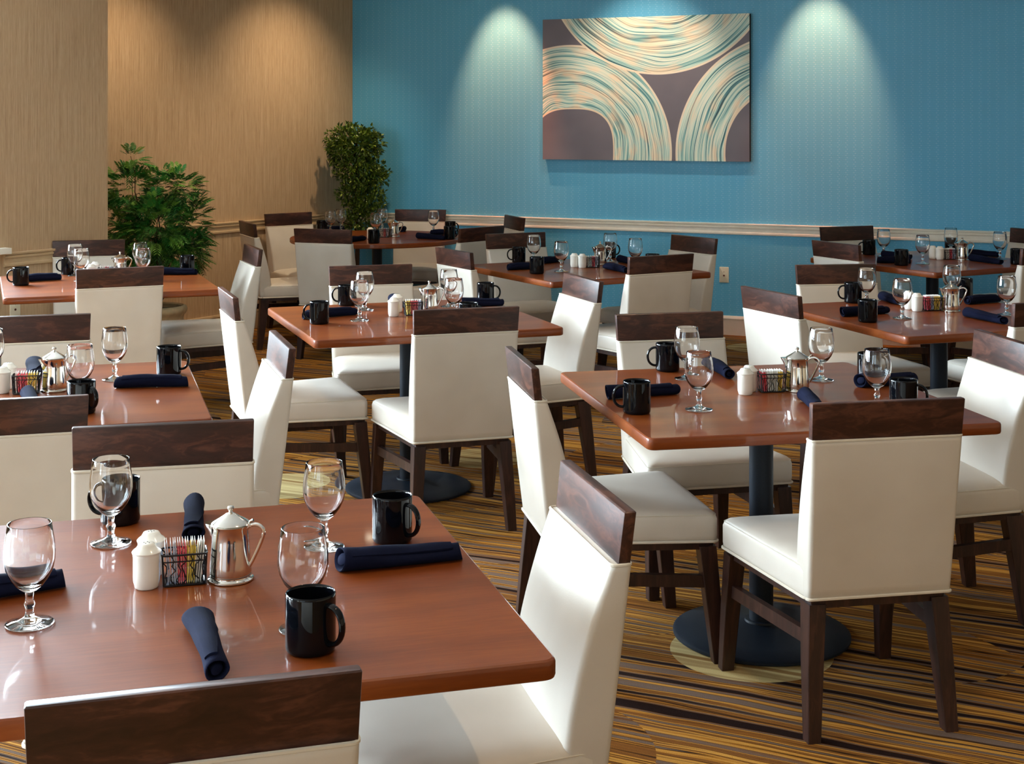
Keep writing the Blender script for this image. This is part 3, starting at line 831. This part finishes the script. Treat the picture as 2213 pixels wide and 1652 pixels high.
mb = MB(); mb.lathe([(0, .716), (.634, .716), (.640, .722), (.640, .744), (.634, .75), (0, .75)], 96); mb.build('tabletop', 'cherry', rt9, ang=30)
make_base(rt9, .716)

# ------------------------------------------------------------------ tableware
def make_mug():
    r = empty('coffee_mug'); mb = MB()
    mb.lathe([(0, 0), (.034, 0), (.038, .0015), (.0405, .005), (.041, .010), (.041, .090), (.0408, .0935), (.0395, .095), (.0378, .0938), (.0372, .090), (.0368, .012), (.033, .007), (0, .0065)], 48)
    mb.build('body', 'mug', r, ang=50)
    mb = MB(); P = []
    for i in range(17):
        t = -PI / 2 + PI * i / 16
        P.append((.0385 + .030 * math.cos(t) ** .8 if math.cos(t) > 0 else .0385, 0, .049 + .031 * math.sin(t)))
    rings = []
    for i in range(17):
        a = Vector(P[max(i - 1, 0)]); b = Vector(P[min(i + 1, 16)]); t = (b - a).normalized(); nx = Vector((t.z, 0, -t.x))
        rings.append([Vector(P[i]) + nx * math.cos(2 * PI * j / 12) * .0042 + Vector((0, 1, 0)) * math.sin(2 * PI * j / 12) * .0068 for j in range(12)])
    mb.loft(rings); mb.build('handle', 'mug', r)
    return r
def make_goblet():
    r = empty('water_goblet')
    outer = [(.0075, .056), (.014, .060), (.023, .068), (.0325, .081), (.0395, .096), (.0425, .112), (.0425, .126), (.0412, .142), (.0385, .158), (.0365, .1725)]
    inner = [(.0362, .1733), (.0356, .1732), (.0353, .1725), (.0373, .158), (.0400, .142), (.0412, .126), (.0411, .112), (.0379, .097), (.0306, .083), (.0205, .072), (.009, .066), (0, .0655)]
    mb = MB(); mb.lathe([(0, .056)] + outer + inner, 48); mb.build('bowl', 'glass', r, ang=80)
    mb = MB(); mb.lathe([(0, .0145), (.0088, .0145), (.0072, .020), (.0066, .027), (.0082, .032), (.0098, .036), (.0080, .040), (.0068, .044), (.0070, .050), (.0074, .0556), (0, .0556)], 32); mb.build('stem', 'glass', r, ang=80)
    mb = MB(); mb.lathe([(0, .0005), (.036, .0005), (.0400, .0012), (.0410, .0026), (.0400, .0040), (.030, .0054), (.020, .0080), (.012, .0120), (.0090, .0141), (0, .0141)], 48); mb.build('foot', 'glass', r, ang=80)
    return r
def make_shaker():
    r = empty('salt_shaker'); mb = MB()
    mb.lathe([(0, 0), (.0195, 0), (.0215, .002), (.0222, .006), (.0240, .012), (.0245, .020), (.0245, .056), (.0250, .060), (.0240, .0635), (0, .0635)], 36); b = mb.build('body', 'china', r, ang=50)
    mb = MB(); mb.lathe([(0, .0637), (.0262, .0637), (.0268, .0665), (.0240, .0700), (.0185, .0740), (.0160, .0785), (.0145, .0810), (.0100, .0822), (0, .0824)], 36); l = mb.build('lid', 'china', r, ang=50)
    mb = MB()
    for a in range(4): mb.lathe([(0, .0831), (.0011, .0829), (.0011, .0815)], 8, cx=.005 * math.cos(a * PI / 2), cy=.005 * math.sin(a * PI / 2))
    mb.build('pour_hole', 'wire', l)
    return r
def make_creamer():
    r = empty('steel_creamer'); k = 1.0; mb = MB()
    mb.lathe([(0, .012), (.0375, .012), (.0385, .016), (.0380, .030), (.0345, .075), (.0335, .098), (.0355, .101), (.0360, .1035), (.0335, .1045), (.0315, .102), (.0318, .075), (.0345, .030), (.030, .018), (0, .018)], 48); mb.build('body', 'chrome', r, ang=40)
    mb = MB(); mb.lathe([(0, 0), (.0405, 0), (.0425, .0015), (.0425, .004), (.0385, .0055), (.0370, .0075), (.0385, .0095), (.0385, .0115), (.0340, .0118), (0, .0118)], 48); mb.build('foot_ring', 'chrome', r, ang=40)
    mb = MB(); mb.lathe([(0, .1050), (.0345, .1050), (.0360, .1062), (.0340, .1085), (.0255, .1135), (.0160, .1190), (.0085, .1240), (.0045, .1262), (0, .1265)], 48); ld = mb.build('lid', 'chrome', r, ang=40)
    mb = MB(); mb.lathe([(0, .1260), (.0040, .1262), (.0032, .1285), (.0058, .1315), (.0066, .1345), (.0050, .1380), (0, .1395)], 24); mb.build('knob', 'chrome', ld)
    # spout: pinched lip on the -x side
    mb = MB(); rings = []
    for z, o, w in ((.060, .0335, .004), (.075, .0395, .010), (.088, .0440, .014), (.099, .0500, .015), (.1040, .0525, .014)):
        rings.append([(-.030, -w * 1.25, z), (-.030, w * 1.25, z), (-(o - .006), w * .8, z), (-o, 0, z + .001), (-(o - .006), -w * .8, z)])
    mb.loft(rings); mb.build('spout', 'chrome', r, ang=50)
    mb = MB(); P = [(.0320, 0, .098), (.041, 0, .1045), (.054, 0, .107), (.064, 0, .102), (.0675, 0, .093), (.063, 0, .078), (.054, 0, .058), (.045, 0, .040), (.0385, 0, .029)]
    Q = []
    for i in range(len(P) - 1):
        for j in range(4):
            t = j / 4; p0 = P[max(i - 1, 0)]; p1 = P[i]; p2 = P[i + 1]; p3 = P[min(i + 2, len(P) - 1)]
            Q.append(tuple(.5 * (2 * p1[c] + (p2[c] - p0[c]) * t + (2 * p0[c] - 5 * p1[c] + 4 * p2[c] - p3[c]) * t * t + (3 * p1[c] - p0[c] - 3 * p2[c] + p3[c]) * t ** 3) for c in range(3)))
    Q.append(P[-1]); mb.tube(Q, .0036, 10); mb.build('handle', 'chrome', r)
    mb = MB(); mb.box(.030, .040, -.006, .006, .1045, .1085); mb.tube([(.036, 0, .106), (.041, 0, .112), (.046, 0, .115)], .0025, 8); mb.build('hinge', 'chrome', r, ang=40)
    return r
def make_caddy():
    r = empty('wire_caddy'); w, d, h = .041, .027, .058; mb = MB()
    for z, k in ((.002, .92), (h, 1.0)):
        mb.tube([(x * k, y * k, z) for x, y, q in rquad(2 * w, 2 * d, .008, seg=3)], .0019, 6, closed=True)
    mb.tube([(x * .98, y * .98, .046) for x, y, q in rquad(2 * w, 2 * d, .008, seg=3)], .0013, 6, closed=True)
    for sx in (-1, 1):
        for sy in (-1, 1): mb.tube([(sx * w * .90, sy * d * .88, .002), (sx * w * .975, sy * d * .965, h)], .0016, 6)
    mb.build('wire_frame', 'wire', r)
    mb = MB(); rnd = random.Random(3)
    for sy in (-1, 1):
        for j in range(7):
            x = -w * .85 + j * w * 1.7 / 6; P = []
            for i in range(7): z = .003 + i * .0088; P.append((x * (.93 + .07 * i / 6) + rnd.uniform(-.006, .006), sy * d * (.93 + .05 * i / 6), z))
            mb.tube(P, .0012, 5)
    for sx in (-1, 1):
        for j in range(4):
            y = -d * .8 + j * d * 1.6 / 3; P = []
            for i in range(7): z = .003 + i * .0088; P.append((sx * w * (.935 + .05 * i / 6), y + rnd.uniform(-.005, .005), z))
            mb.tube(P, .0012, 5)
    mb.build('wire_scrollwork', 'wire', r)
    mb = MB(); mb.box(-w * .86, w * .86, -d * .82, d * .82, .0005, .0022); mb.build('tray', 'wire', r, smooth=False)
    return r
def m_packet(name, c, c2):
    a = NT_(name); tc = a.n('ShaderNodeTexCoord').outputs['Object']; sp = a.n('ShaderNodeSeparateXYZ'); a.put(sp.inputs[0], tc)
    band = a.math('GREATER_THAN', sp.outputs[2], .070); n = a.math('GREATER_THAN', a.noise(tc, 160, 1), .58)
    col = a.mix(band, a.mix(a.math('MULTIPLY', n, .5), c, c2), srgb(238, 236, 230)); a.set(Base_Color=col, Roughness=.6); return a.m
PK = {'pink': m_packet('pink_paper', srgb(236, 84, 100), srgb(246, 190, 196)), 'yellow': m_packet('yellow_paper', srgb(240, 206, 84), srgb(250, 240, 190)),
      'white': m_packet('white_paper', srgb(236, 232, 222), srgb(200, 205, 200)), 'blue': m_packet('blue_white_paper', srgb(206, 214, 232), srgb(56, 84, 170))}
PKP = {}
for c in PK:
    mb = MB(); t = .0011
    mb.loft([[(-t * k, -.019, z), (t * k, -.019, z), (t * k, .019, z), (-t * k, .019, z)] for z, k in ((0, .2), (.004, 1), (.066, 1), (.072, .3), (.077, .25))])
    PKP[c] = mb.build('sweetener_packet', PK[c], None, ang=30)
def make_napkin(seed):
    rnd = random.Random(seed); mb = MB(); n = 22; m = 26; L = .25
    rings = []
    ph = rnd.uniform(0, 6)
    for i in range(m + 1):
        u = i / m; x = (u - .5) * L
        w = .0265 + .0045 * math.sin(u * 3 + ph) - .004 * u; h = .0215 + .003 * math.sin(u * 4.3 + ph * 2) - .002 * u
        ring = []
        for j in range(n):
            a = 2 * PI * j / n; k = 1 + .035 * math.sin(3 * a + u * 5 + ph) + .03 * math.sin(7 * u * 2 + a * 2)
            y = w * math.cos(a) * k; z = h + h * math.sin(a) * (k if math.sin(a) > 0 else 1)
            if math.sin(a) < -.6: z = max(0.0006, z)
            ring.append((x + .006 * math.cos(a + ph) * (1 if u > .5 else -1) * (abs(u - .5) * 2) ** 4, y, max(.0006, z)))
        rings.append(ring)
    # hollow ends
    def inner(ring, k, dx): 
        cy = sum(q[1] for q in ring) / n; cz = sum(q[2] for q in ring) / n
        return [(q[0] + dx, cy + (q[1] - cy) * k, cz + (q[2] - cz) * k) for q in ring]
    rr = [inner(rings[1], .60, .022), inner(rings[0], .74, .008), inner(rings[0], .84, .001), inner(rings[0], .94, -.001)] + rings + [inner(rings[-1], .94, .001), inner(rings[-1], .84, -.001), inner(rings[-1], .74, -.008), inner(rings[-2], .60, -.022)]
    mb.loft(rr)
    mb.loft([inner(rings[0], .44, .003), inner(rings[0], .50, .005), inner(rings[m // 2], .5, 0), inner(rings[-1], .50, -.005), inner(rings[-1], .44, -.003)])
    # last turn of cloth: a diagonal flap lying over the roll
    fl = []; 
    for i in range(15):
        u = i / 14; x = (-.42 + .84 * u) * L
        a0 = 2.5; a1 = .35 + 1.5 * abs(u - .35) + .25 * math.sin(ph)
        row = []
        for j in range(9):
            a = a0 + (a1 - a0) * j / 8
            w = .0265 + .0045 * math.sin((u * .84 + .08) * 3 + ph) - .004 * u + .0026; h = .0215 + .003 * math.sin((u * .84 + .08) * 4.3 + ph * 2) - .002 * u + .0006
            k = 1 + .035 * math.sin(3 * a + u * 5 + ph) + .03 * math.sin(14 * (u * .84 + .08) + a * 2)
            row.append((x, w * math.cos(a) * k, .0215 + h * math.sin(a) * k * 1.06))
        fl.append(row)
    vs = [q for r_ in fl for q in r_]; vs2 = [(x, y * .96, z - .0035) for x, y, z in vs]; N = len(vs); fs = []
    for i in range(14):
        for j in range(8):
            q = (i * 9 + j, i * 9 + j + 1, (i + 1) * 9 + j + 1, (i + 1) * 9 + j); fs.append(q); fs.append(tuple(N + k for k in reversed(q)))
    bd = [i * 9 for i in range(15)] + [14 * 9 + j for j in range(1, 9)] + [i * 9 + 8 for i in range(13, -1, -1)] + [j for j in range(7, 0, -1)]
    for i in range(len(bd)): a, b = bd[i], bd[(i + 1) % len(bd)]; fs.append((a, b, N + b, N + a))
    mb.add(vs + vs2, fs)
    return mb.build('rolled_napkin', 'napkin', None, ang=60)
PROTO = {'mug': make_mug(), 'goblet': make_goblet(), 'shaker': make_shaker(), 'creamer': make_creamer(), 'caddy': make_caddy()}
NAPS = [make_napkin(s) for s in (1, 5, 9)]
TN = {'T1': 'front table', 'T2': 'carpet circle table', 'T3': 'middle table', 'T4': 'table below the painting', 'T5': 'second table from the blue wall',
      'T6': 'blue wall table', 'T7': 'table behind the front one', 'T8': 'table beside the bushy plant', 'T9': 'round table'}
ADJ = {'mug': 'black mug', 'goblet': 'empty goblet', 'napkin': 'rolled napkin', 'shaker': 'white shaker', 'caddy': 'black wire caddy of packets in the centre', 'creamer': 'silver lidded creamer in the centre'}
CAT = {'mug': 'mug', 'goblet': 'glass', 'napkin': 'napkin', 'shaker': 'shaker', 'caddy': 'caddy', 'creamer': 'creamer'}
GRP = {'mug': 'black mugs on the tables', 'goblet': 'water goblets on the tables', 'napkin': 'rolled navy napkins on the tables', 'shaker': 'white shakers on the tables', 'caddy': 'wire packet caddies on the tables', 'creamer': 'silver creamers on the tables'}
rp = random.Random(11)
nap_i = 0
for tk, lst in ITEMS.items():
    tx, ty, tth = TABLES[tk]
    for kind, x, y, ang, L, ph in lst:
        rz = math.radians(ang)
        lab = ADJ[kind] + (', ' + ph if ph else '') + ', ' + TN[tk] if ph else ADJ[kind] + ' of the ' + TN[tk]
        if kind == 'napkin':
            o = spawn(NAPS[nap_i % 3], (x, y, .7502), rz); nap_i += 1; o.scale = (L / .25, .95, .9)
        else:
            if kind in ('caddy', 'creamer'): rz += 0 if kind == 'creamer' else 0
            if kind in ('goblet', 'shaker'): rz = rp.uniform(0, 6)
            o = spawn(PROTO[kind], (x, y, .7502), rz)
        tag(o, lab, CAT[kind], GRP[kind])
        if kind == 'caddy':
            big = tk == 'T1'; seq = (['blue'] * 5 + ['pink'] * 4 + ['yellow'] * 4 + ['white'] * 3) if big else {'T2': ['pink'] * 2 + ['white'] * 5 + ['yellow'] * 2, 'T7': ['white'] + ['pink'] * 4 + ['yellow'] * 4, 'T3': ['yellow'] * 3 + ['pink'] * 4 + ['blue'] * 2, 'T5': ['pink'] * 3 + ['blue'] * 2 + ['yellow'] * 4}.get(tk, ['white'] * 3 + ['pink'] * 2 + ['blue'] * 2)
            n = len(seq)
            for i, c in enumerate(seq):
                u = (i + .5) / n; lx = (-.030 + .060 * u); ly = rp.uniform(-.0015, .0015)
                cx = x + lx * math.cos(rz) - ly * math.sin(rz); cy = y + lx * math.sin(rz) + ly * math.cos(rz)
                p = spawn(PKP[c], (cx, cy, .7528), rz)
                tl = (u - .5) * .20 + rp.uniform(-.02, .02)
                p.scale = (1, 1, 1.0 if big else .86)
                p.rotation_euler = (rp.uniform(-.02, .02), tl, rz)
                pl = c + ' sweetener packet in the wire caddy of the ' + TN[tk]
                if tk == 'T1': pl = c + ' sweetener packet, ' + ('first', 'second', 'third', 'fourth', 'fifth')[seq[:i].count(c)] + ' of its colour from the shakers, on the front table'
                tag(p, pl, 'packet', c + ' packets on the ' + TN[tk])
for c in list(PKP.values()):
    if c.name not in _used: bpy.data.objects.remove(c)

# ------------------------------------------------------------------ plants
def leafy(rnd, blob, count, leafmaker):
    mb = MB()
    for i in range(count):
        p, nrm = blob(rnd); leafmaker(mb, rnd, p, nrm)
    return mb
def frame_of(nrm, rnd):
    n = nrm.normalized(); a = Vector((rnd.uniform(-1, 1), rnd.uniform(-1, 1), rnd.uniform(-1, 1)))
    t = (a - n * a.dot(n)).normalized(); return t, n.cross(t), n
def leaflet(mb, base, d, side, up, L, w):
    a = base; b = base + d * L * .45 + side * w + up * w * .3; c = base + d * L - up * L * .12; e = base + d * L * .45 - side * w + up * w * .3; m = base + d * L * .5
    mb.add([a, b, c, e, m], [(0, 1, 4), (1, 2, 4), (2, 3, 4), (3, 0, 4)])
def fern(mb, rnd, p, nrm):
    # compound leaf: a drooping axis with paired narrow leaflets, all one connected leaf
    out = (nrm + Vector((0, 0, rnd.uniform(-.1, .5)))).normalized()
    sd = out.cross(Vector((0, 0, 1))); sd = sd.normalized() if sd.length > .01 else Vector((1, 0, 0)); up = sd.cross(out)
    sd = (sd + up * rnd.uniform(-.6, .6)).normalized(); up = sd.cross(out)
    L = rnd.uniform(.055, .09); k0 = len(mb.v); mid = []
    n = 6
    for i in range(n + 1):
        u = i / n; c = p + out * L * u - Vector((0, 0, 1)) * L * .35 * u * u; mid.append(c)
    for i in range(n):
        k = len(mb.v); w = .0011; mb.v += [tuple(mid[i] - sd * w), tuple(mid[i] + sd * w)]
    k = len(mb.v); mb.v += [tuple(mid[n]), tuple(mid[n])]
    for i in range(n): q = k0 + i * 2; mb.f.append((q, q + 1, q + 3, q + 2))
    for i in range(1, n + 1):
        ll = L * (.62 - .32 * abs(i / n - .45)); ww = ll * .13
        for sg in (-1, 1):
            d = (sd * sg + out * (.75 + .4 * i / n) - Vector((0, 0, .25))).normalized(); s2 = d.cross(up).normalized()
            q = k0 + i * 2 + (1 if sg > 0 else 0); kk = len(mb.v); b0 = Vector(mb.v[q])
            m1 = b0 + d * ll * .45
            mb.v += [tuple(m1 + s2 * ww), tuple(b0 + d * ll - up * ll * .1), tuple(m1 - s2 * ww)]
            mb.f.append((q, kk, kk + 1, kk + 2))
def boxleaf(mb, rnd, p, nrm):
    t, s, n = frame_of(nrm, rnd)
    for j in range(rnd.choice((3, 4, 5))):
        d = (nrm.normalized() * rnd.uniform(.3, 1) + t * rnd.uniform(-1, 1) + s * rnd.uniform(-1, 1) + Vector((0, 0, rnd.uniform(-.1, .5)))).normalized()
        sd = d.cross(Vector((rnd.uniform(-1, 1), rnd.uniform(-1, 1), 1))).normalized(); up = sd.cross(d)
        L = rnd.uniform(.028, .046); leaflet(mb, p + d * .004, d, sd, up, L, L * .22)
BX, BY = -2.36, 9.5
LOBES = [(-.17, .0, 1.14, .15, .18), (-.16, 0, 1.34, .06, .09), (.0, .05, 1.14, .10, .16), (.15, 0, 1.15, .12, .15), (-.24, -.02, .92, .17, .18), (.02, -.05, .92, .22, .20), (.23, .0, .93, .10, .20), (-.12, 0, .76, .22, .16), (.13, 0, .74, .17, .15), (.24, .02, .74, .08, .14), (.04, 0, .66, .2, .10)]
def blob1(r):
    L = r.choices(LOBES, weights=[q[3] * q[4] for q in LOBES])[0]
    v = Vector((r.gauss(0, 1), r.gauss(0, 1), r.gauss(0, 1))).normalized(); k = r.uniform(.55, 1) 
    return Vector((BX + L[0] + v.x * L[3] * k, BY + L[1] + v.y * L[3] * k, L[2] + v.z * L[4] * k)), v
def pot(root, prof, mat, soil_r, soil_z):
    mb = MB(); mb.lathe(prof, 48); mb.build('pot', mat, root, ang=40)
    mb = MB(); mb.lathe([(0, soil_z + .006), (soil_r * .6, soil_z + .004), (soil_r, soil_z), (soil_r, soil_z - .01), (0, soil_z - .01)], 32); mb.build('soil', 'soil', root)
def shift(mb, o): mb.v = [(x - o[0], y - o[1], z - o[2]) for x, y, z in mb.v]; return mb
b1 = empty('potted_bush', (BX, BY, 0)); tag(b1, 'bushy fern-leaved plant in a cream urn between pier and tan wall', 'plant')
pot(b1, [(0, 0), (.12, 0), (.125, .02), (.115, .035), (.14, .08), (.17, .17), (.185, .27), (.178, .30), (.185, .325), (.198, .34), (.205, .36), (.198, .38), (.180, .386), (.165, .378), (.160, .34), (0, .335)], 'urn', .162, .35)
rnd = random.Random(4)
shift(leafy(rnd, blob1, 1500, fern), (BX, BY, 0)).build('foliage', 'leaf1', b1, smooth=False)
mb = MB()
for i in range(11):
    L = LOBES[i]; P = [Vector((rnd.uniform(-.05, .05), rnd.uniform(-.05, .05), .33))]; Q = Vector((L[0], L[1], L[2] + L[4] * .4))
    for j in range(1, 9): u = j / 8; P.append(P[0].lerp(Q, u) + Vector((rnd.uniform(-.012, .012), rnd.uniform(-.012, .012), .03 * math.sin(PI * u))))
    mb.tube(P, [.008 - .006 * j / 8 for j in range(9)], 6)
mb.build('stems', 'bark', b1)
TX, TY = -1.262, 11.62
LOB2 = [(-.05, 0, 1.44, .17, .12), (-.13, 0, 1.36, .09, .09), (.06, 0, 1.42, .13, .13), (.02, 0, 1.22, .17, .11), (.10, 0, 1.18, .13, .09), (.0, 0, 1.05, .13, .09), (.10, 0, 1.0, .12, .10), (.05, 0, .84, .13, .14)]
LOB2 = [(a * 1.04, b, 1.61 + (c - 1.61) * 1.042, d * 1.04, e * 1.04) for a, b, c, d, e in LOB2]
def blob2(r):
    L = r.choices(LOB2, weights=[q[3] * q[4] for q in LOB2])[0]
    v = Vector((r.gauss(0, 1), r.gauss(0, 1), r.gauss(0, 1))).normalized(); k = r.uniform(.55, 1) if r.random() < .8 else r.uniform(1, 1.22)
    return Vector((L[0] + v.x * L[3] * k, L[1] + v.y * L[3] * k, L[2] + v.z * L[4] * k)), v
b2 = empty('potted_tree', (TX, TY, 0)); tag(b2, 'slim small-leaved tree in the corner where tan and blue walls meet', 'plant')
pot(b2, [(0, 0), (.12, 0), (.14, .12), (.16, .26), (.165, .28), (.155, .285), (.145, .27), (0, .25)], 'blackwood', .145, .262)
leafy(rnd, blob2, 2600, boxleaf).build('foliage', 'leaf2', b2, smooth=False)
mb = MB(); mb.tube([(0, 0, .25), (.01, .005, .6), (-.005, 0, .9), (.01, 0, 1.2), (0, 0, 1.45)], [.022, .018, .014, .01, .005], 10)
for i in range(14):
    L = LOB2[i % 8]; z = rnd.uniform(.65, 1.3); mb.tube([(0, 0, z), (L[0] * .5 + rnd.uniform(-.08, .08), rnd.uniform(-.08, .08), z + .08), (L[0] + rnd.uniform(-.12, .12), rnd.uniform(-.12, .12), z + .16)], [.006, .004, .002], 6)
mb.build('trunk', 'bark', b2)
